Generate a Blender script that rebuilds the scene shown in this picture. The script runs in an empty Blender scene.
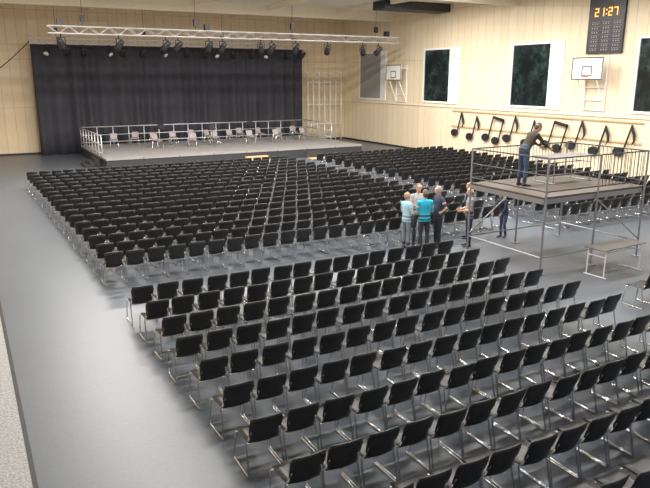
import bpy, bmesh, math, random
from mathutils import Vector, Matrix, kdtree
random.seed(7)
scene = bpy.context.scene
try:
    scene.view_settings.view_transform = 'Standard'
    scene.view_settings.look = 'None'
except Exception as e:
    print(e)

# ---------------------------------------------------------------- materials
MATS = {}
def mat(name, col, rough=0.5, metal=0.0, var=0.0, vscale=5.0, emit=0.0, bump=0.0, spec=None):
    if name in MATS: return MATS[name]
    m = bpy.data.materials.new(name); m.use_nodes = True
    nt = m.node_tree; b = nt.nodes['Principled BSDF']
    b.inputs['Base Color'].default_value = (*col, 1)
    b.inputs['Roughness'].default_value = rough
    b.inputs['Metallic'].default_value = metal
    if spec is not None: b.inputs['Specular IOR Level'].default_value = spec
    if emit > 0:
        b.inputs['Emission Color'].default_value = (*col, 1)
        b.inputs['Emission Strength'].default_value = emit
    tc = nt.nodes.new('ShaderNodeTexCoord')
    n = nt.nodes.new('ShaderNodeTexNoise'); n.inputs['Scale'].default_value = vscale
    n.inputs['Detail'].default_value = 4
    nt.links.new(tc.outputs['Object'], n.inputs['Vector'])
    r = nt.nodes.new('ShaderNodeMapRange')
    r.inputs['To Min'].default_value = 1 - var; r.inputs['To Max'].default_value = 1 + var
    nt.links.new(n.outputs['Fac'], r.inputs['Value'])
    mx = nt.nodes.new('ShaderNodeVectorMath'); mx.operation = 'SCALE'
    mx.inputs[0].default_value = col
    nt.links.new(r.outputs['Result'], mx.inputs['Scale'])
    nt.links.new(mx.outputs['Vector'], b.inputs['Base Color'])
    if bump > 0:
        bp = nt.nodes.new('ShaderNodeBump'); bp.inputs['Strength'].default_value = bump
        bp.inputs['Distance'].default_value = 0.01
        nt.links.new(n.outputs['Fac'], bp.inputs['Height'])
        nt.links.new(bp.outputs['Normal'], b.inputs['Normal'])
    MATS[name] = m
    return m

def wall_mat(name, axis, c1, c2, cm, bw=1.25, bh=3.0, mortar=0.012):
    m = bpy.data.materials.new(name); m.use_nodes = True
    nt = m.node_tree; b = nt.nodes['Principled BSDF']; b.inputs['Roughness'].default_value = 0.5
    tc = nt.nodes.new('ShaderNodeTexCoord'); sp = nt.nodes.new('ShaderNodeSeparateXYZ')
    cb = nt.nodes.new('ShaderNodeCombineXYZ')
    nt.links.new(tc.outputs['Object'], sp.inputs[0])
    nt.links.new(sp.outputs[axis], cb.inputs['X']); nt.links.new(sp.outputs['Z'], cb.inputs['Y'])
    br = nt.nodes.new('ShaderNodeTexBrick'); br.offset = 0.0
    br.inputs['Color1'].default_value = (*c1, 1); br.inputs['Color2'].default_value = (*c2, 1)
    br.inputs['Mortar'].default_value = (*cm, 1)
    br.inputs['Scale'].default_value = 1; br.inputs['Mortar Size'].default_value = mortar
    br.inputs['Brick Width'].default_value = bw; br.inputs['Row Height'].default_value = bh
    nt.links.new(cb.outputs[0], br.inputs['Vector'])
    mp = nt.nodes.new('ShaderNodeMapping'); mp.inputs['Scale'].default_value = (9, 0.6, 1)
    nt.links.new(cb.outputs[0], mp.inputs['Vector'])
    ns = nt.nodes.new('ShaderNodeTexNoise'); ns.inputs['Scale'].default_value = 2; ns.inputs['Detail'].default_value = 5
    nt.links.new(mp.outputs[0], ns.inputs['Vector'])
    r = nt.nodes.new('ShaderNodeMapRange'); r.inputs['To Min'].default_value = 0.87; r.inputs['To Max'].default_value = 1.13
    nt.links.new(ns.outputs['Fac'], r.inputs['Value'])
    mx = nt.nodes.new('ShaderNodeVectorMath'); mx.operation = 'SCALE'
    nt.links.new(br.outputs['Color'], mx.inputs[0]); nt.links.new(r.outputs['Result'], mx.inputs['Scale'])
    nt.links.new(mx.outputs['Vector'], b.inputs['Base Color'])
    return m

M_black = mat('black_plastic', (0.016, 0.015, 0.015), 0.42, var=0.15)
M_seat = mat('seat_plastic', (0.022, 0.021, 0.021), 0.4)
M_chrome = mat('chrome_tube', (0.78, 0.78, 0.80), 0.25, 0.9)
M_alu = mat('aluminium', (0.78, 0.79, 0.81), 0.4, 0.6)
M_white = mat('white_paint', (0.88, 0.88, 0.87), 0.45)
M_curt = mat('stage_molton', (0.050, 0.051, 0.066), 0.9, var=0.3, vscale=0.6)
M_steel = mat('galvanised_steel', (0.36, 0.36, 0.38), 0.4, 0.8)
M_darksteel = mat('dark_steel', (0.04, 0.04, 0.045), 0.45, 0.4)
M_ply = mat('deck_ply', (0.075, 0.058, 0.045), 0.6, var=0.25, vscale=6)
M_stage = mat('stage_deck', (0.30, 0.285, 0.28), 0.55, var=0.15, vscale=2)
M_stageside = mat('stage_skirt', (0.035, 0.035, 0.04), 0.7)
M_wood = mat('beech_wood', (0.62, 0.42, 0.24), 0.5, var=0.12, vscale=8)
M_glu = mat('glulam', (0.82, 0.74, 0.60), 0.6, var=0.06, vscale=3)
M_ceil = mat('ceiling_board', (0.72, 0.67, 0.58), 0.8, var=0.05, vscale=2)
M_darkceil = mat('dark_ceiling', (0.03, 0.03, 0.035), 0.6)  # near-black colour for the dark stretch of ceiling
M_blind = mat('blind_grey', (0.30, 0.30, 0.285), 0.7, var=0.05)
M_blindw = mat('blind_white', (0.78, 0.79, 0.78), 0.7, var=0.03)
M_orch = mat('orchestra_chair_plastic', (0.34, 0.30, 0.31), 0.5)
M_amber = mat('amber_led', (1.0, 0.42, 0.05), 0.5, emit=2.2)
M_redled = mat('dim_led', (0.35, 0.30, 0.28), 0.5)
M_board = mat('scoreboard_panel', (0.025, 0.028, 0.035), 0.4)
M_note = mat('black_note_board', (0.018, 0.018, 0.02), 0.5)

# ---------------------------------------------------------------- geometry helper
class Geo:
    def __init__(s): s.v = []; s.f = []; s.m = []; s.mats = []; s.lab = []
    def mi(s, m):
        if m not in s.mats: s.mats.append(m)
        return s.mats.index(m)
    def box(s, a, b, m, rot=None, piv=None):
        k = len(s.v); i = s.mi(m)
        for z in (a[2], b[2]):
            for (x, y) in ((a[0], a[1]), (b[0], a[1]), (b[0], b[1]), (a[0], b[1])):
                p = Vector((x, y, z))
                if rot is not None: p = rot @ (p - Vector(piv)) + Vector(piv)
                s.v.append(p)
        for q in ((3, 2, 1, 0), (4, 5, 6, 7), (0, 1, 5, 4), (1, 2, 6, 5), (2, 3, 7, 6), (3, 0, 4, 7)):
            s.f.append([k + j for j in q]); s.m.append(i)
    def tube(s, pts, r, m, n=6, r2=None):
        pts = [Vector(p) for p in pts]; i = s.mi(m); k0 = len(s.v)
        for j, p in enumerate(pts):
            if j == 0: t = pts[1] - p
            elif j == len(pts) - 1: t = p - pts[j - 1]
            else: t = (pts[j + 1] - p).normalized() + (p - pts[j - 1]).normalized()
            t.normalize()
            ref = Vector((0, 0, 1)) if abs(t.z) < 0.9 else Vector((1, 0, 0))
            a = t.cross(ref).normalized(); b = t.cross(a).normalized()
            rr = r if r2 is None else r + (r2 - r) * j / (len(pts) - 1)
            for q in range(n):
                w = 2 * math.pi * q / n
                s.v.append(p + (a * math.cos(w) + b * math.sin(w)) * rr)
        for j in range(len(pts) - 1):
            for q in range(n):
                q2 = (q + 1) % n
                s.f.append([k0 + j * n + q, k0 + j * n + q2, k0 + (j + 1) * n + q2, k0 + (j + 1) * n + q]); s.m.append(i)
        s.f.append([k0 + q for q in range(n)][::-1]); s.m.append(i)
        e = k0 + (len(pts) - 1) * n
        s.f.append([e + q for q in range(n)]); s.m.append(i)
    def sheet(s, fn, nu, nv, th, m):
        i = s.mi(m); k = len(s.v)
        for side in (0.5, -0.5):
            for a in range(nu + 1):
                for b in range(nv + 1):
                    p, nrm = fn(a / nu, b / nv)
                    s.v.append(Vector(p) + Vector(nrm) * th * side)
        N = (nu + 1) * (nv + 1); idx = lambda a, b: k + a * (nv + 1) + b
        for a in range(nu):
            for b in range(nv):
                q = [idx(a, b), idx(a + 1, b), idx(a + 1, b + 1), idx(a, b + 1)]
                s.f.append(q); s.m.append(i); s.f.append([j + N for j in q][::-1]); s.m.append(i)
        for a in range(nu):
            s.f.append([idx(a + 1, 0), idx(a, 0), idx(a, 0) + N, idx(a + 1, 0) + N]); s.m.append(i)
            s.f.append([idx(a, nv), idx(a + 1, nv), idx(a + 1, nv) + N, idx(a, nv) + N]); s.m.append(i)
        for b in range(nv):
            s.f.append([idx(0, b), idx(0, b + 1), idx(0, b + 1) + N, idx(0, b) + N]); s.m.append(i)
            s.f.append([idx(nu, b + 1), idx(nu, b), idx(nu, b) + N, idx(nu, b + 1) + N]); s.m.append(i)
    def loft(s, path, side, m, n=12, cap=0.6):
        i = s.mi(m); P = [(Vector(p), a, b) for p, a, b in path]
        d0 = (P[1][0] - P[0][0]).normalized(); d1 = (P[-1][0] - P[-2][0]).normalized()
        c0 = cap * min(P[0][1], P[0][2]); c1 = cap * min(P[-1][1], P[-1][2])
        P = [(P[0][0] - d0 * c0, P[0][1] * .55, P[0][2] * .55)] + P + [(P[-1][0] + d1 * c1, P[-1][1] * .55, P[-1][2] * .55)]
        k = len(s.v)
        for j, (p, rx, ry) in enumerate(P):
            if j == 0: t = d0
            elif j == len(P) - 1: t = d1
            else: t = (P[j + 1][0] - P[j - 1][0]).normalized()
            a = Vector(side) - t * Vector(side).dot(t)
            if a.length < 1e-3: a = Vector((0, 1, 0)) - t * t.y
            a.normalize(); b = t.cross(a)
            for q in range(n):
                w = 2 * math.pi * q / n
                s.v.append(p + a * math.cos(w) * rx + b * math.sin(w) * ry)
        for j in range(len(P) - 1):
            for q in range(n):
                q2 = (q + 1) % n
                s.f.append([k + j * n + q, k + j * n + q2, k + (j + 1) * n + q2, k + (j + 1) * n + q]); s.m.append(i)
        s.f.append([k + q for q in range(n)][::-1]); s.m.append(i)
        e = k + (len(P) - 1) * n
        s.f.append([e + q for q in range(n)]); s.m.append(i)
    def ell(s, c, r, m, n=12, R=None):
        i = s.mi(m); k = len(s.v); c = Vector(c); h = n // 2 + 1
        for a in range(h + 1):
            th = math.pi * (a + 0.001) / (h + 0.002)
            for q in range(n):
                w = 2 * math.pi * q / n
                p = Vector((r[0] * math.sin(th) * math.cos(w), r[1] * math.sin(th) * math.sin(w), r[2] * math.cos(th)))
                if R is not None: p = R @ p
                s.v.append(c + p)
        for a in range(h):
            for q in range(n):
                q2 = (q + 1) % n
                s.f.append([k + a * n + q, k + (a + 1) * n + q, k + (a + 1) * n + q2, k + a * n + q2]); s.m.append(i)
        s.f.append([k + q for q in range(n)]); s.m.append(i)
        s.f.append([k + h * n + q for q in range(n)][::-1]); s.m.append(i)
    def add(s, o, M):
        k = len(s.v)
        s.v += [M @ Vector(p) for p in o.v]
        mp = [s.mi(m) for m in o.mats]
        s.f += [[k + j for j in f] for f in o.f]; s.m += [mp[j] for j in o.m]
    def mesh(s, name, smooth=False):
        me = bpy.data.meshes.new(name)
        me.from_pydata([tuple(p) for p in s.v], [], s.f)
        for m in s.mats: me.materials.append(m)
        me.polygons.foreach_set('material_index', s.m)
        if smooth: me.polygons.foreach_set('use_smooth', [True] * len(s.f))
        me.update()
        return me
    def obj(s, name, smooth=False, loc=(0, 0, 0), rz=0):
        return place(s.mesh(name, smooth), name, loc, rz)
def place(me, name, loc=(0, 0, 0), rz=0):
    o = bpy.data.objects.new(name, me); scene.collection.objects.link(o)
    o.location = loc; o.rotation_euler = (0, 0, rz)
    return o
def bevel(o, w=0.01, seg=2):
    b = o.modifiers.new('bevel', 'BEVEL'); b.width = w; b.segments = seg; b.limit_method = 'ANGLE'

# ---------------------------------------------------------------- room
WX, WY, CZ = 27.5, 46.6, 9.3
g = Geo()
fm = bpy.data.materials.new('sports_floor'); fm.use_nodes = True
nt = fm.node_tree; b = nt.nodes['Principled BSDF']
tc = nt.nodes.new('ShaderNodeTexCoord')
n1 = nt.nodes.new('ShaderNodeTexNoise'); n1.inputs['Scale'].default_value = 0.35; n1.inputs['Detail'].default_value = 6
n2 = nt.nodes.new('ShaderNodeTexNoise'); n2.inputs['Scale'].default_value = 14; n2.inputs['Detail'].default_value = 6
nt.links.new(tc.outputs['Object'], n1.inputs['Vector']); nt.links.new(tc.outputs['Object'], n2.inputs['Vector'])
ad = nt.nodes.new('ShaderNodeMath'); ad.operation = 'ADD'
nt.links.new(n1.outputs['Fac'], ad.inputs[0]); nt.links.new(n2.outputs['Fac'], ad.inputs[1])
cr = nt.nodes.new('ShaderNodeValToRGB')
cr.color_ramp.elements[0].position = 0.25; cr.color_ramp.elements[0].color = (0.088, 0.102, 0.124, 1)
cr.color_ramp.elements[1].position = 0.80; cr.color_ramp.elements[1].color = (0.125, 0.143, 0.168, 1)
hf = nt.nodes.new('ShaderNodeMath'); hf.operation = 'MULTIPLY'; hf.inputs[1].default_value = 0.5
nt.links.new(ad.outputs[0], hf.inputs[0]); nt.links.new(hf.outputs[0], cr.inputs['Fac'])
nt.links.new(cr.outputs['Color'], b.inputs['Base Color'])
b.inputs['Roughness'].default_value = 0.38
g.box((0.3, -4, -0.2), (WX, WY, 0), fm); g.obj('floor')
tm = bpy.data.materials.new('terrazzo'); tm.use_nodes = True
nt = tm.node_tree; b = nt.nodes['Principled BSDF']; b.inputs['Roughness'].default_value = 0.6
tc = nt.nodes.new('ShaderNodeTexCoord'); vo = nt.nodes.new('ShaderNodeTexNoise'); vo.inputs['Scale'].default_value = 30; vo.inputs['Detail'].default_value = 3
nt.links.new(tc.outputs['Object'], vo.inputs['Vector'])
cr = nt.nodes.new('ShaderNodeValToRGB')
cr.color_ramp.elements[0].position = 0.36; cr.color_ramp.elements[0].color = (0.20, 0.20, 0.21, 1)
cr.color_ramp.elements[1].position = 0.64; cr.color_ramp.elements[1].color = (0.38, 0.385, 0.40, 1)
nt.links.new(vo.outputs['Fac'], cr.inputs['Fac']); nt.links.new(cr.outputs['Color'], b.inputs['Base Color'])
g = Geo(); g.box((-2.2, -4, -0.2), (0.24, WY, 0.0), tm); g.obj('floor_terrazzo')
g = Geo(); g.box((0.24, -4, -0.2), (0.3, WY, 0.004), M_darksteel); g.obj('trim_1')

wb = wall_mat('birch_panels_back', 'X', (0.76, 0.61, 0.41), (0.81, 0.66, 0.46), (0.50, 0.38, 0.25), bw=.62)
wr = wall_mat('birch_panels_right', 'Y', (0.80, 0.67, 0.48), (0.85, 0.72, 0.53), (0.55, 0.43, 0.30), bw=.62)
g = Geo(); g.box((-2.2, WY, 0), (WX + .3, WY + .3, CZ), wb); g.obj('wall_back')
g = Geo(); g.box((WX, -4, 0), (WX + .3, WY, CZ), wr); g.obj('wall_right')
g = Geo(); g.box((-2.5, -4, 0), (-2.2, WY, CZ), wr); g.obj('wall_left')
g = Geo(); g.box((-2.5, -4, CZ), (WX + .3, WY + .3, CZ + .2), M_ceil); g.obj('ceiling')
g = Geo()
for y in (4, 10, 15, 19.5, 28, 40):
    g.box((-2.2, y - .15, CZ - .62), (WX, y + .15, CZ), M_glu)
for x in (3, 8, 13, 18, 23):
    g.box((x - .08, 28.2, CZ - .25), (x + .08, WY, CZ), M_glu)
g.obj('ceiling_beams')
g = Geo(); g.box((22.6, 33.6, CZ - .5), (WX - .05, 35.0, CZ - .02), M_darkceil); o = g.obj('dark_ceiling_box'); bevel(o, .05)  # dark box added to stand for a dark stretch between ceiling beams
g = Geo(); g.box((WX - .03, -4, 0.0), (WX, WY, .12), M_darksteel); g.obj('baseboard_right')
g = Geo(); g.box((-2.2, WY - .03, 0.0), (WX - .03, WY, .12), M_darksteel); g.obj('baseboard_back')
g = Geo(); g.box((WX - .06, -4, 3.02), (WX, WY, 3.08), M_glu); g.obj('trim_2')

# windows on right wall
pm = bpy.data.materials.new('dusk_window_glass'); pm.use_nodes = True
nt = pm.node_tree; b = nt.nodes['Principled BSDF']; b.inputs['Roughness'].default_value = 0.1
tc = nt.nodes.new('ShaderNodeTexCoord'); ns = nt.nodes.new('ShaderNodeTexNoise'); ns.inputs['Scale'].default_value = 1.1; ns.inputs['Detail'].default_value = 12; ns.inputs['Roughness'].default_value = .75
nt.links.new(tc.outputs['Object'], ns.inputs['Vector'])
cr = nt.nodes.new('ShaderNodeValToRGB')
cr.color_ramp.elements[0].position = 0.44; cr.color_ramp.elements[0].color = (0.008, 0.011, 0.012, 1)
cr.color_ramp.elements[1].position = 0.70; cr.color_ramp.elements[1].color = (0.07, 0.09, 0.11, 1)
e2 = cr.color_ramp.elements.new(.56); e2.color = (0.018, 0.03, 0.026, 1)
nt.links.new(ns.outputs['Fac'], cr.inputs['Fac']); nt.links.new(cr.outputs['Color'], b.inputs['Base Color'])
nt.links.new(cr.outputs['Color'], b.inputs['Emission Color']); b.inputs['Emission Strength'].default_value = 0.3
k = 1
for (y0, y1, blind) in ((40.6, 44.2, 'full'), (32.55, 36.15, 'part'), (24.4, 28.1, 'part'), (16.5, 20.2, 'part')):
    g = Geo(); z0, z1 = 3.25, 6.72; t = .12
    g.box((WX - .07, y0, z0), (WX + .02, y1, z0 + t), M_white); g.box((WX - .07, y0, z1 - t), (WX + .02, y1, z1), M_white)
    g.box((WX - .07, y0, z0 + t), (WX + .02, y0 + t, z1 - t), M_white); g.box((WX - .07, y1 - t, z0 + t), (WX + .02, y1, z1 - t), M_white)
    g.box((WX - .02, y0 + t, z0 + t), (WX + .02, y1 - t, z1 - t), pm)
    if blind == 'full':
        g.box((WX - .05, y0 + .7, z0 + t), (WX - .02, y1 - t, z1 - t), M_blind)
        g.box((WX - .05, y0 + t, z0 + t), (WX - .02, y0 + .7, z1 - t), M_blindw)
    else:
        g.box((WX - .05, y0 + t, z0 + t), (WX - .02, y0 + .95, z1 - t), M_blindw)
    g.obj('window_%d' % k); k += 1

# ---------------------------------------------------------------- chairs
def chair_geo(plastic, seat, tube, seg=6):
    c = Geo()
    def back(u, v):
        s = 2 * u - 1; hw = .208 + .024 * v; e = abs(2 * v - 1)
        hw *= 1 - .10 * e ** 6
        x = s * hw; y = -.205 - .115 * v - .035 * (1 - s * s); z = .465 + .385 * v - .012 * (abs(s) ** 4) * (1 if v > .5 else -1)
        return (x, y, z), (0, .955, .297)
    c.sheet(back, 6, 5, .014, plastic)
    def st(u, v):
        s = 2 * u - 1; hw = .225 * (1 - .08 * abs(2 * v - 1) ** 4)
        z = .455 + .02 * s * s - (.03 * max(0, (v - .75) / .25) ** 2) - .012 * (1 - v)
        return (s * hw, -.2 + .43 * v, z), (0, 0, 1)
    c.sheet(st, 4, 5, .016, seat)
    for sx in (-1, 1):
        x = .232 * sx
        c.tube([(x * .8, .17, .437), (x, .2, .42), (x * 1.04, .255, .03), (x * 1.04, .235, .013), (x * 1.04, -.25, .013),
                (x * 1.04, -.27, .03), (x, -.17, .44), (x * .93, -.215, .50), (x * .80, -.262, .63)], .0125, tube, seg)
    c.tube([(-.2, .17, .43), (.2, .17, .43)], .01, tube, seg)
    c.tube([(-.225, -.17, .425), (.225, -.17, .425)], .01, tube, seg)
    return c
CH = chair_geo(M_black, M_seat, M_chrome)
def row_mesh(n, sp, seed, name):
    rnd = random.Random(seed); r = Geo()
    for i in range(n):
        M = Matrix.Translation((i * sp + rnd.uniform(-.012, .012), rnd.uniform(-.03, .03), 0)) @ Matrix.Rotation(rnd.uniform(-.035, .035), 4, 'Z')
        r.add(CH, M)
    return r.mesh(name, True)
def block(x0, n, ys, sp=.515, nv=3, dx=0):
    ms = [row_mesh(n, sp, 11 * n + j, 'chair_row') for j in range(nv)]
    for j, y in enumerate(ys):
        place(ms[j % nv], 'chair_row', (x0 + dx * j + random.uniform(-.02, .02), y + .3, 0))
block(2.82, 16, [12.65 - .99 * j for j in range(10)], dx=.016)
block(2.85, 25, [15.6 + .99 * j for j in range(17)], dx=-.022)
block(17.1, 17, [14.6 + .99 * j for j in range(18)])
block(12.7, 10, [8.3 - .99 * j for j in range(3)], nv=1)

# ---------------------------------------------------------------- stage
SX0, SX1, SY0, SY1, SZ = 6.6, 22.9, 36.4, 44.6, .62
g = Geo()
g.box((SX0, SY0, SZ - .1), (SX1, SY1, SZ), M_stage)
g.box((SX0 + .03, SY0 + .03, 0), (SX1 - .03, SY1 - .03, SZ - .1), M_stageside)
for i in range(9):
    x = SX0 + i * (SX1 - SX0) / 8
    g.box((x - .015, SY0 - .01, SZ - .1), (x + .015, SY0, SZ), M_darksteel)
g.obj('stage_platform')
def railing(g, a, b, z0, h, sp, r=.022, rails=(1.0, .5), spind=0, m=M_alu):
    a = Vector(a); b = Vector(b); L = (b - a).length; n = max(1, round(L / sp))
    for i in range(n + 1):
        p = a.lerp(b, i / n); g.tube([(p.x, p.y, z0), (p.x, p.y, z0 + h)], r, m)
    for f in rails: g.tube([(a.x, a.y, z0 + h * f), (b.x, b.y, z0 + h * f)], r, m)
    if spind:
        n = int(L / spind)
        for i in range(1, n):
            p = a.lerp(b, i / n); g.tube([(p.x, p.y, z0 + h * min(rails)), (p.x, p.y, z0 + h)], r * .5, m, 4)
g = Geo()
railing(g, (SX0 + .06, SY0 + 1.2, 0), (SX0 + .06, SY1 - .08, 0), SZ, 1.15, 1.0, .03, (1, .55, .15))
railing(g, (SX0 + .06, SY1 - .08, 0), (SX1 - .06, SY1 - .08, 0), SZ, 1.15, 1.0, .03, (1, .55, .15))
railing(g, (SX1 - .06, SY0 + 4.0, 0), (SX1 - .06, SY1 - .08, 0), SZ, 1.15, 1.0, .03, (1, .55, .15))
g.obj('stage_railing', True)
g = Geo()
for i in range(3):
    g.box((SX0 - .28 * (3 - i), 38.0, 0), (SX0 - .28 * (2 - i) - .01, 39.6, .15 * (i + 1)), M_stageside)
g.obj('stage_steps')
g = Geo()
g.box((14.6, 35.75, .0), (16.0, 36.02, .15), M_wood); g.box((14.6, 36.03, .0), (16.0, 36.34, .32), M_wood)
o = g.obj('wooden_steps'); bevel(o, .01)
g = Geo(); g.box((18.5, 35.2, .02), (19.7, 35.9, .06), M_wood); g.box((18.5, 35.85, .06), (19.7, 35.9, .45), M_stageside)
for x in (18.55, 19.65):
    g.box((x - .04, 35.25, 0), (x + .04, 35.85, .02), M_darksteel)
g.obj('ramp_board')
OC = chair_geo(M_orch, M_orch, M_chrome).mesh('orchestra_chair', True)
rn = random.Random(3)
for i in range(11):
    place(OC, 'orchestra_chair', (8.4 + i * 1.25 + rn.uniform(-.2, .2), 42.4 + .6 * math.sin(i * 1.9) + rn.uniform(-.2, .2), SZ), math.pi + rn.uniform(-.5, .5))
for i in range(6):
    place(OC, 'orchestra_chair', (10.4 + i * 2.1 + rn.uniform(-.3, .3), 40.7 + rn.uniform(-.3, .3), SZ), math.pi + rn.uniform(-.5, .5))
st = Geo()
st.tube([(0, 0, .35), (0, 0, 1.15)], .012, M_darksteel)
for k in range(3):
    a = k * 2.094; st.tube([(0, 0, .35), (.28 * math.cos(a), .28 * math.sin(a), .012)], .01, M_darksteel)
st.box((-.25, -.02, 1.05), (.25, 0, 1.38), M_darksteel, Matrix.Rotation(-.4, 3, 'X'), (0, 0, 1.1))
ms = st.mesh('music_stand')
for x, y in ((11.2, 41.9), (14.0, 40.2), (17.2, 41.6), (20.1, 40.9)):
    place(ms, 'music_stand', (x, y, SZ), rn.uniform(-.5, .5))

# curtain
g = Geo(); cx0, cx1 = 4.3, 23.1
def cf(u, v):
    x = cx0 + (cx1 - cx0) * u
    return (x, 45.6 + .19 * math.sin(x * 6.4 + .9 * math.sin(x * 1.7)) * (1.0 - .35 * v) + .07 * math.sin(x * 2.3 + v), .03 + 6.85 * v), (0, 1, 0)
g.sheet(cf, 420, 4, .01, M_curt); g.obj('stage_curtain', True)

# trusses
def truss(name, a, b, s=.36, drop=None, r=.03):
    a = Vector(a); b = Vector(b); g = Geo(); L = (b - a).length
    d = (b - a).normalized()
    ch = [Vector((0, -s / 2, 0)), Vector((0, s / 2, 0)), Vector((0, -s / 2, -s)), Vector((0, s / 2, -s))]
    for c in ch: g.tube([a + c, b + c], r, M_alu, 8)
    n = int(L / .5)
    for i in range(n):
        p = a + d * (L * i / n); q = a + d * (L * (i + 1) / n)
        for (c1, c2) in ((0, 2), (1, 3), (0, 1), (2, 3)):
            if i % 2: c1, c2 = c2, c1
            g.tube([p + ch[c1], q + ch[c2]], r * .5, M_alu, 5)
    for f in (.08, .36, .64, .92):
        p = a + d * (L * f)
        g.tube([p + Vector((0, 0, .02)), (p.x, p.y, CZ - .005)], .012, M_darksteel, 4)
        g.box((p.x - .1, p.y - .1, p.z + .25), (p.x + .1, p.y + .1, p.z + .6), M_darksteel)
    return g.obj(name, False)
truss('lighting_truss', (4.4, 37, 7.42), (25.9, 37, 7.42), .36, r=.03)
truss('lighting_truss', (4.2, 44.4, 7.2), (23.3, 44.4, 7.2), .3, r=.025)
def spot(s):
    sp = Geo()
    sp.tube([(0, 0, 0), (0, 0, -.12)], .025, M_darksteel)
    sp.box((-.16, -.02, -.15), (.16, .02, -.12), M_darksteel)
    sp.box((-.17, -.02, -.42), (-.15, .02, -.12), M_darksteel); sp.box((.15, -.02, -.42), (.17, .02, -.12), M_darksteel)
    D = Vector((0, .75, -.66)).normalized(); c = Vector((0, 0, -.38))
    sp.tube([c - D * .24, c - D * .20, c + D * .05, c + D * .22], .08, M_darksteel, 12, .15)
    sp.tube([c + D * .215, c + D * .225], .13, M_blindw, 12)
    sp.v = [Vector(p) * s for p in sp.v]
    return sp.mesh('stage_spotlight', True)
spm = spot(1.3); spb = spot(1.15)
for x in (5.0, 7.9, 10.4, 11.1, 12.9, 13.7, 16.1, 16.8, 18.4, 20.6, 23.2, 24.4):
    place(spm, 'stage_spotlight', (x, 37, 7.04), rn.uniform(-.8, .8))
for i in range(15):
    place(spb, 'stage_spotlight', (4.9 + i * 1.25 + rn.uniform(-.25, .25), 44.4, 6.88), math.pi * (i % 3 == 0) + rn.uniform(-.7, .7))
g = Geo()
for x in (5.0, 25.0, 12.8): g.box((x - .14, 36.86, 7.46), (x + .14, 37.14, 7.78), M_darksteel)
g.obj('truss_motor_boxes')
g = Geo(); pts = []
for i in range(21):
    t = i / 20; x = 4.2 - 6.3 * t; pts.append((x, 44.4 + 1.0 * t, 7.0 - 2.1 * t - 1.6 * math.sin(math.pi * t) ** 1.0 * .8))
g.tube(pts, .03, M_black, 6); g.obj('hanging_cable', True)

# climbing poles near corner on back wall
g = Geo(); py = WY - .55
for i in range(7):
    x = 23.9 + i * .5
    g.tube([(x, py, .0), (x, py, 5.3 if i % 2 == 0 else 4.7)], .05, M_white, 8)
for z in (1.3, 2.8, 4.5): g.tube([(23.8, py + .04, z), (27.0, py + .04, z)], .035, M_white, 6)
for i in (0, 2, 4, 6):
    x = 23.9 + i * .5; g.tube([(x, py, 5.1), (x, WY - .01, 5.1)], .03, M_white, 6); g.tube([(x, py, .5), (x, WY - .04, .5)], .03, M_white, 6)
g.obj('climbing_poles', True)

# basketball backboards
def hoop(yc, zc):
    g = Geo(); bx = WX - .75
    g.box((bx - .02, yc - .9, zc - .525), (bx + .02, yc + .9, zc + .525), M_white)
    t = .05
    g.box((bx - .03, yc - .9, zc - .525), (bx - .021, yc + .9, zc - .525 + t), M_darksteel)
    g.box((bx - .03, yc - .9, zc + .525 - t), (bx - .021, yc + .9, zc + .525), M_darksteel)
    g.box((bx - .03, yc - .9, zc - .475), (bx - .021, yc - .9 + t, zc + .475), M_darksteel)
    g.box((bx - .03, yc + .9 - t, zc - .475), (bx - .021, yc + .9, zc + .475), M_darksteel)
    for (a0, a1, c0, c1) in ((-.3, .3, -.36, -.31), (-.3, .3, .06, .11), (-.3, -.25, -.31, .06), (.25, .3, -.31, .06)):
        g.box((bx - .03, yc + a0, zc + c0), (bx - .021, yc + a1, zc + c1), M_darksteel)
    rim = mat('orange_rim', (.75, .16, .03), .4)
    pts = [(bx - .25 + .22 * math.cos(i * math.pi / 8), yc + .22 * math.sin(i * math.pi / 8), zc - .38) for i in range(17)]
    g.tube(pts, .012, rim, 6)
    wx = WX - .005
    for s in (-.55, .55):
        g.tube([(bx, yc + s, zc + .3), (wx, yc + s, zc + .3)], .03, M_white)
        g.tube([(bx, yc + s, zc - .4), (wx - .04, yc + s * 1.1, zc - 1.95)], .035, M_white)
        g.tube([(WX - .06, yc + s * 1.1, zc + .5), (WX - .06, yc + s * 1.1, zc - 2.03)], .04, M_white)
    for dz in (-.9, -1.5, -1.98):
        g.tube([(WX - .06, yc - .6, zc + dz), (WX - .06, yc + .6, zc + dz)], .03, M_white)
    g.obj('basketball_backboard')
hoop(38.6, 5.2); hoop(22.3, 5.3)

# scoreboard with clock 21:27
g = Geo(); y0, y1, z0, z1 = 21.0, 23.0, 6.0, 8.65; fx = WX - .14
g.box((fx, y0, z0), (WX - .003, y1, z1), M_board)
SEG = {'2': 'abged', '1': 'bc', '7': 'abc'}
def digit(g, ch, yl, zt, w, h, t=.045):
    R = {'a': (0, w, zt - t, zt), 'g': (0, w, zt - h / 2 - t / 2, zt - h / 2 + t / 2), 'd': (0, w, zt - h, zt - h + t),
         'f': (0, t, zt - h / 2, zt), 'b': (w - t, w, zt - h / 2, zt), 'e': (0, t, zt - h, zt - h / 2), 'c': (w - t, w, zt - h, zt - h / 2)}
    for s in SEG[ch]:
        a, b_, c_, d_ = R[s]; g.box((fx - .012, yl - b_, c_), (fx - .001, yl - a, d_), M_amber)
yy = 22.65
for chh in '21:27':
    if chh == ':':
        for z in (7.99, 7.8): g.box((fx - .012, yy - .05, z - .03), (fx - .001, yy, z + .03), M_amber)
        yy -= .14
    else:
        digit(g, chh, yy, 8.08, .2, .37, .04); yy -= .31
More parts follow.
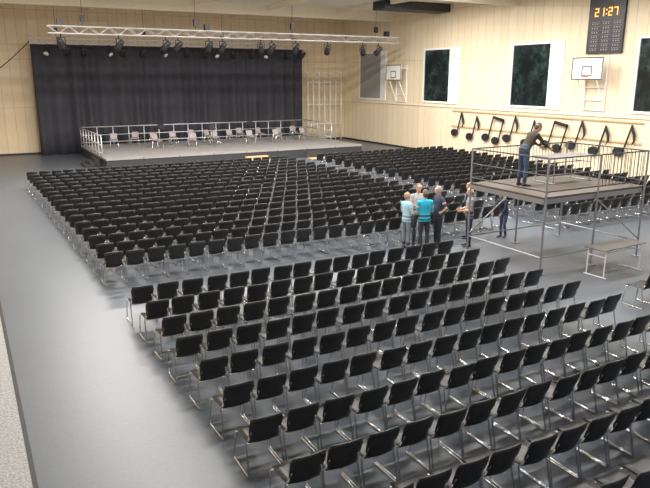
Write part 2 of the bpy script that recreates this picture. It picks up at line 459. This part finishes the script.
for r_ in range(7):
    z = 7.45 - r_ * .2
    for c_ in range(3):
        y = 22.8 - c_ * .62
        g.box((fx - .008, y - .46, z), (fx - .001, y, z + .012), M_redled)
        for q in range(3):
            g.box((fx - .008, y - .1 - q * .14, z - .11), (fx - .001, y - .04 - q * .14, z - .05), M_redled)
g.obj('digital_scoreboard')

# musical notes hung along the right wall on two rails
def flat(g, poly, x0, x1, m):
    i = g.mi(m); k = len(g.v); n = len(poly)
    for x in (x0, x1):
        for (y, z) in poly: g.v.append(Vector((x, y, z)))
    g.f.append(list(range(k, k + n))); g.m.append(i)
    g.f.append([k + n + j for j in range(n)][::-1]); g.m.append(i)
    for j in range(n):
        q = (j + 1) % n; g.f.append([k + q, k + j, k + n + j, k + n + q]); g.m.append(i)
def note(kind, y, z, tilt):
    g = Geo(); xa, xb = -.16, -.10; c, s_ = math.cos(tilt), math.sin(tilt)
    def P(a, b): return (-(a * c - b * s_), a * s_ + b * c)
    def headp(cx, cz):
        pl = []
        for i in range(20):
            w = 2 * math.pi * i / 20; a = .30 * math.cos(w); b = .225 * math.sin(w)
            a, b = a * math.cos(.4) - b * math.sin(.4), a * math.sin(.4) + b * math.cos(.4)
            pl.append(P(cx + a, cz + b))
        flat(g, pl, xa, xb, M_note)
    headp(0, 0)
    flat(g, [P(.22, .05), P(.28, .05), P(.28, 1.4), P(.22, 1.4)], xa, xb, M_note)
    if kind == 'quaver':
        flat(g, [P(.28, 1.4), P(.28, 1.18), P(.47, .98), P(.58, .76), P(.57, .52), P(.66, .78), P(.58, 1.04), P(.40, 1.24)], xa, xb, M_note)
    elif kind == 'beam':
        headp(.85, .1)
        flat(g, [P(1.07, .12), P(1.13, .12), P(1.13, 1.5), P(1.07, 1.5)], xa, xb, M_note)
        flat(g, [P(.22, 1.4), P(.22, 1.24), P(1.13, 1.34), P(1.13, 1.5)], xa, xb, M_note)
    g.obj('music_note_decoration', False, (WX, y, z))
g = Geo()
for z in (2.85, 1.9):
    g.box((WX - .08, 19.4, z - .035), (WX - .061, 33.0, z + .035), M_wood)
g.obj('wall_rail')
yy = 32.6
for kd_, z in (('quaver', 1.5), ('quaver', 1.35), ('beam', 1.42), ('quaver', 1.5), ('quaver', 1.35), ('beam', 1.4), ('quaver', 1.5), ('quaver', 1.35), ('quaver', 1.45)):
    note(kd_, yy, z, -.28); yy -= 1.42 if kd_ == 'quaver' else 1.75

# ---------------------------------------------------------------- mixing platform
PX0, PX1, PY0, PY1, PZ = 12.45, 16.3, 11.3, 14.0, 2.0
g = Geo()
g.box((PX0, PY0, PZ - .05), (PX1, PY1, PZ), M_ply)
for y in (PY0, PY1 - .05): g.box((PX0, y, PZ - .18), (PX1, y + .05, PZ - .051), M_steel)
for x in (PX0, (PX0 + PX1) / 2 - .025, PX1 - .05): g.box((x, PY0 + .051, PZ - .18), (x + .05, PY1 - .051, PZ - .051), M_steel)
lx = (PX0 + .03, (PX0 + PX1) / 2, PX1 - .03); ly = (PY0 - .03, PY1 + .03)
for x in lx:
    for y in ly:
        g.tube([(x, y, .02), (x, y, PZ + .98)], .027, M_steel, 8)
        g.box((x - .09, y - .09, 0), (x + .09, y + .09, .02), M_steel)
for y in ly: g.tube([(lx[0], y, .45), (lx[2], y, .45)], .02, M_steel)
for x in (lx[0], lx[2]): g.tube([(x, ly[0], .45), (x, ly[1], .45)], .02, M_steel)
g.tube([(lx[0], ly[1], .5), (lx[1], ly[1], PZ - .2)], .018, M_steel)
g.tube([(lx[2], ly[0], .5), (lx[1], ly[0], PZ - .2)], .018, M_steel)
RZ = .03
railing(g, (lx[0], ly[0], 0), (lx[1], ly[0], 0), PZ + RZ, .93, 2, .02, (1, .55, .12), 0, M_darksteel)
railing(g, (lx[1], ly[0], 0), (lx[2], ly[0], 0), PZ + RZ, .93, 2, .02, (1, .12), .13, M_darksteel)
railing(g, (lx[0], ly[1], 0), (lx[2], ly[1], 0), PZ + RZ, .93, 2, .02, (1, .12), .13, M_darksteel)
railing(g, (lx[2], ly[0], 0), (lx[2], ly[1], 0), PZ + RZ, .93, 2, .02, (1, .12), .13, M_darksteel)
railing(g, (lx[0], ly[0], 0), (lx[0], ly[1], 0), PZ + RZ, .93, 2, .02, (1, .55, .12), 0, M_darksteel)
g.obj('scaffold_platform')
def table(name, L, W, H, top, leg, loc, rz, th=.03, shelf=False):
    g = Geo(); g.box((-L / 2, -W / 2, H - th), (L / 2, W / 2, H), top)
    for sx in (-1, 1):
        x = sx * (L / 2 - .12)
        g.tube([(x, -W / 2 + .05, H - th), (x, -W / 2 + .05, .015)], .016, leg); g.tube([(x, W / 2 - .05, H - th), (x, W / 2 - .05, .015)], .016, leg)
        g.tube([(x, -W / 2 - .02, .016), (x, W / 2 + .02, .016)], .016, leg)
        g.tube([(x, -W / 2 + .05, H - .2), (x, W / 2 - .05, H - .2)], .012, leg)
    g.tube([(-L / 2 + .12, 0, H - .2), (L / 2 - .12, 0, H - .2)], .012, leg)
    return g.obj(name, False, loc, rz)
M_tbl = mat('table_top_grey', (.13, .12, .115), .5, var=.1)
table('mixing_table', 1.7, .75, .74, M_tbl, M_steel, (15.0, 13.0, PZ), 0)
table('folding_table', 1.7, .6, .74, M_tbl, M_white, (14.35, 10.55, 0), .05, th=.022)

# ---------------------------------------------------------------- people
def person(name, loc, rz, H=1.75, shirt=(.1, .1, .1), trousers=(.03, .035, .05), hair=(.05, .035, .025), skin=(.55, .33, .24),
           shoes=(.03, .03, .03), lean=0., head=(0., 0.), ua=((-.15, .05, -1), (.15, .05, -1)), fa=((-.05, .25, -1), (.05, .25, -1)),
           th=((-.03, .04, -1), (.03, .04, -1)), sh=((0, -.06, -1), (0, -.06, -1)), shorts=False, long=False, belly=0., bald=False):
    s = H / 1.75
    Ms = mat(name + '_shirt_%d' % len(MATS), shirt, .85, var=.12, vscale=8)
    Mt = mat(name + '_trousers_%d' % len(MATS), trousers, .85, var=.12, vscale=8)
    Mh = mat('hair_%.2f_%.2f' % (hair[0], hair[2]), hair, .7, var=.2, vscale=60)
    Mk = mat('skin_%.2f' % skin[0], skin, .55)
    Mo = mat('shoes_%.2f' % shoes[0], shoes, .5)
    g = Geo(); e = Geo()
    V = Vector; pel = V((0, 0, .95))
    R = Matrix.Rotation(-lean, 3, 'X')
    def T(p): return R @ (V(p) - pel) + pel
    SX = (1, 0, 0)
    g.loft([((0, -.005, .84), .15, .105), ((0, -.008, .92), .165, .118), ((0, 0, 1.0), .155, .11)], SX, Mt, 16)
    g.loft([(T((0, 0, .90)), .175, .128), (T((0, .005 + belly * .3, .98)), .168, .122 + belly * .6), (T((0, .01 + belly * .5, 1.10)), .157, .112 + belly),
            (T((0, .008, 1.22)), .170, .115), (T((0, 0, 1.34)), .185, .118), (T((0, -.01, 1.42)), .165, .095), (T((0, -.012, 1.47)), .10, .07)], SX, Ms, 18, .3)
    g.loft([(T((0, -.012, 1.45)), .056, .056), (T((0, .005, 1.56)), .052, .054)], SX, Mk, 12)
    hp, hy = head
    hb = T((0, .005, 1.55)); HR = R @ Matrix.Rotation(hy, 3, 'Z') @ Matrix.Rotation(-hp, 3, 'X')
    if lean > .3: HR = Matrix.Rotation(-lean * .6, 3, 'X') @ Matrix.Rotation(hy, 3, 'Z') @ Matrix.Rotation(-hp, 3, 'X')
    def K(p): return hb + HR @ V(p)
    sx = HR @ V(SX)
    g.loft([(K((0, .045, -.035)), .035, .03), (K((0, .03, .0)), .055, .07), (K((0, .018, .05)), .066, .088), (K((0, .012, .10)), .074, .097),
            (K((0, .006, .14)), .072, .093), (K((0, 0, .175)), .05, .065)], sx, Mk, 16, .5)
    g.loft([(K((0, .108, .085)), .008, .008), (K((0, .122, .045)), .014, .014)], sx, Mk, 8)
    for q in (-1, 1):
        g.ell(K((q * .076, .005, .065)), (.012, .02, .032), Mk, 8, HR)
        e.ell(K((q * .03, .099, .083)), (.013, .008, .007), mat('eye_white', (.8, .8, .78), .3), 8, HR)
        e.ell(K((q * .03, .105, .083)), (.006, .004, .006), M_black, 8, HR)
        e.ell(K((q * .03, .102, .103)), (.018, .006, .004), Mh, 8, HR)
    e.ell(K((0, .104, .012)), (.024, .006, .006), mat('lips', (.42, .16, .14), .5), 8, HR)
    if not bald:
        g.loft([(K((0, -.055, .02)), .05, .04), (K((0, -.045, .07)), .078, .062), (K((0, -.02, .12)), .084, .088), (K((0, -.008, .155)), .08, .094), (K((0, -.01, .185)), .055, .068)], sx, Mh, 16, .5)
    else:
        g.loft([(K((0, -.055, .02)), .05, .035), (K((0, -.045, .06)), .08, .052), (K((0, -.04, .09)), .081, .058)], sx, Mh, 16, .3)
    for i, q in enumerate((-1, 1)):
        S = T((q * .178, -.01, 1.405)); u = (V(ua[i])).normalized(); f = (V(fa[i])).normalized()
        E = S + u * .285; W = E + f * .25
        sd = u.cross(f); sd = sd.normalized() if sd.length > .05 else V((0, 1, 0))
        g.loft([(T((q * .12, -.005, 1.41)), .06, .07), (S, .064, .066), (S.lerp(E, .3), .056, .058), (S.lerp(E, .62), .055, .056)], (0, 1, 0), Ms, 12, .3)
        g.loft([(S.lerp(E, .4), .045, .045), (E, .039, .041), (E.lerp(W, .3), .041, .038), (E.lerp(W, .85), .027, .023), (W, .026, .020)], sd, Ms if long else Mk, 12)
        inw = V((-q, 0, 0)); inw = (inw - f * inw.dot(f)).normalized()
        side = f.cross(inw).normalized()
        if side.y < 0: side = -side
        g.loft([(W - f * .01, .024, .019), (W + f * .04, .040, .016), (W + f * .085, .040, .014)], side, Mk, 12, .4)
        for k2, (off, ln) in enumerate(((.029, .068), (.010, .078), (-.010, .072), (-.028, .056))):
            b0 = W + f * .08 + side * off; d1 = (f + inw * .35).normalized(); d2 = (f * .6 + inw * .85).normalized()
            p1 = b0 + d1 * ln * .5; p2 = p1 + d2 * ln * .5
            e.loft([(b0, .009, .009), (p1, .0085, .0085), (p2, .007, .007)], side, Mk, 8)
        t0 = W + f * .025 + side * .03; t1 = t0 + (f * .6 + side * .7 + inw * .3).normalized() * .038; t2 = t1 + (f * .9 + side * .2 + inw * .3).normalized() * .03
        e.loft([(t0, .012, .012), (t1, .010, .010), (t2, .008, .008)], f, Mk, 8)
        Hh = V((q * .088, 0, .90)); a = V(th[i]).normalized(); c = V(sh[i]).normalized()
        Kn = Hh + a * .42; An = Kn + c * .41
        g.loft([(Hh + V((0, 0, .02)), .085, .092), (Hh.lerp(Kn, .4), .076, .082), (Kn.lerp(Hh, .12), .060, .064)] + ([] if not shorts else [(Kn, .066, .068)]), SX, Mt, 12, .3)
        g.loft([(Kn.lerp(Hh, .15), .052, .056), (Kn, .052, .056), (Kn.lerp(An, .35), .052 + (0 if shorts else .006), .057), (Kn.lerp(An, .93), .034 + (0 if shorts else .014), .038 + (0 if shorts else .014))], SX, Mk if shorts else Mt, 12, .3)
        fd = V((q * .15, 1, 0)).normalized()
        g.loft([(An + V((0, -.045, -.035)), .034, .036), (An + fd * .04 + V((0, 0, -.04)), .040, .036), (An + fd * .12 + V((0, 0, -.05)), .045, .026), (An + fd * .19 + V((0, 0, -.055)), .034, .018)], SX, Mo, 12, .5)
        g.loft([(An + V((0, 0, .03)), .036, .038), (An + V((0, 0, -.03)), .036, .042)], SX, Mo if not shorts else Mk, 10, .3)
    src = place(g.mesh(name + '_src'), name + '_src')
    kd = kdtree.KDTree(len(g.v)); lab = [0] * len(g.v)
    for f_, m_ in zip(g.f, g.m):
        for vi in f_: lab[vi] = m_
    for vi, p in enumerate(g.v): kd.insert(p, vi)
    kd.balance()
    md = src.modifiers.new('r', 'REMESH'); md.mode = 'VOXEL'; md.voxel_size = .011; md.use_smooth_shade = True
    sm = src.modifiers.new('s', 'SMOOTH'); sm.iterations = 3; sm.factor = .5
    dg = bpy.context.evaluated_depsgraph_get(); ev = src.evaluated_get(dg)
    me = bpy.data.meshes.new_from_object(ev)
    bpy.data.objects.remove(src)
    out = Geo(); out.mats = list(g.mats)
    out.v = [v.co.copy() for v in me.vertices]; out.f = [list(p.vertices) for p in me.polygons]
    out.m = [lab[kd.find(p.center)[1]] for p in me.polygons]
    out.add(e, Matrix.Identity(4))
    zmin = min(v.z for v in out.v)
    out.v = [(v - V((0, 0, zmin))) * s for v in out.v]
    return out.obj(name, True, loc, rz)

def face(dx, dy): return math.atan2(-dx, dy)
BENT = dict(ua=((-.18, .1, -1), (.18, .1, -1)), fa=((.25, .8, -.1), (-.25, .8, -.1)))
HIPS = dict(ua=((-.5, -.2, -.9), (.5, -.2, -.9)), fa=((.55, .25, -.5), (-.55, .25, -.5)))
person('person', (11.32, 14.6, 0), face(.3, 1), 1.80, shirt=(.02, .42, .60), trousers=(.03, .035, .05), hair=(.10, .07, .05), **BENT)
person('person', (11.98, 14.8, 0), face(-1, .15), 1.82, shirt=(.035, .05, .09), trousers=(.025, .03, .045), hair=(.35, .33, .30), belly=.03, head=(.25, 0), **HIPS)
person('person', (11.02, 15.05, 0), face(1, .1), 1.68, shirt=(.35, .60, .72), trousers=(.18, .2, .25), hair=(.35, .26, .16), **BENT)
person('person', (11.65, 15.36, 0), face(-.3, -1), 1.84, shirt=(.42, .40, .42), trousers=(.05, .05, .06), hair=(.12, .08, .05), head=(.2, 0), ua=((-.2, 0, -1), (.2, .1, -1)), fa=((.1, .5, -.8), (-.3, .8, .2)))
person('person', (13.5, 15.2, 0), face(-.6, .5), 1.76, shirt=(.02, .02, .025), trousers=(.02, .02, .03), hair=(.03, .025, .02), long=True, ua=((-.15, .1, -1), (.15, .1, -1)), fa=((.1, .6, -.6), (-.1, .3, -1)))
person('person', (12.85, 14.42, 0), face(-.9, .5), 1.76, shirt=(.30, .27, .30), trousers=(.035, .05, .09), hair=(.32, .30, .28), bald=True, belly=.02, **BENT)
person('person', (14.55, 14.75, 0), face(-.9, -.2), 1.5, shirt=(.025, .03, .05), trousers=(.06, .09, .16), hair=(.05, .035, .03), lean=.35, head=(.2, 0), long=True,
       ua=((-.1, .5, -.9), (.1, .6, -.9)), fa=((.1, .7, -.7), (-.1, .7, -.7)), th=((-.04, .25, -1), (.04, -.02, -1)), sh=((0, -.3, -1), (0, -.03, -1)))
person('person', (13.35, 12.95, PZ), face(.95, -.15), 1.82, shirt=(.045, .035, .022), trousers=(.05, .08, .15), hair=(.06, .04, .03), lean=.6, head=(.2, 0), long=True,
       ua=((-.1, .65, -.75), (.1, .65, -.75)), fa=((.05, .8, -.5), (-.05, .8, -.5)), th=((-.08, .02, -1), (.08, .02, -1)))

# ---------------------------------------------------------------- lights
def area(name, loc, sx, sy, e, col=(1, .96, .90), rot=(0, 0, 0)):
    l = bpy.data.lights.new(name, 'AREA'); l.shape = 'RECTANGLE'; l.size = sx; l.size_y = sy; l.energy = e; l.color = col
    o = bpy.data.objects.new(name, l); scene.collection.objects.link(o); o.location = loc; o.rotation_euler = rot
    return o
for x in (4, 12, 20):
    for y in (7, 13, 18, 25, 31.5):
        area('ceiling_lamp', (x + 1, y, CZ - .3), 4.0, .6, {7: 350, 13: 580, 18: 700, 25: 900, 31.5: 1200}[y])
w = bpy.data.worlds.new('world'); scene.world = w; w.use_nodes = True
w.node_tree.nodes['Background'].inputs[0].default_value = (.75, .85, 1, 1)
w.node_tree.nodes['Background'].inputs[1].default_value = .7

# ---------------------------------------------------------------- camera
cam = bpy.data.cameras.new('camera'); co = bpy.data.objects.new('camera', cam); scene.collection.objects.link(co)
cam.sensor_width = 36; cam.lens = 36; cam.clip_end = 200
co.location = (0, 0, 4.9); co.rotation_euler = (math.radians(90 - 14.4), 0, math.radians(-28.9))
scene.camera = co
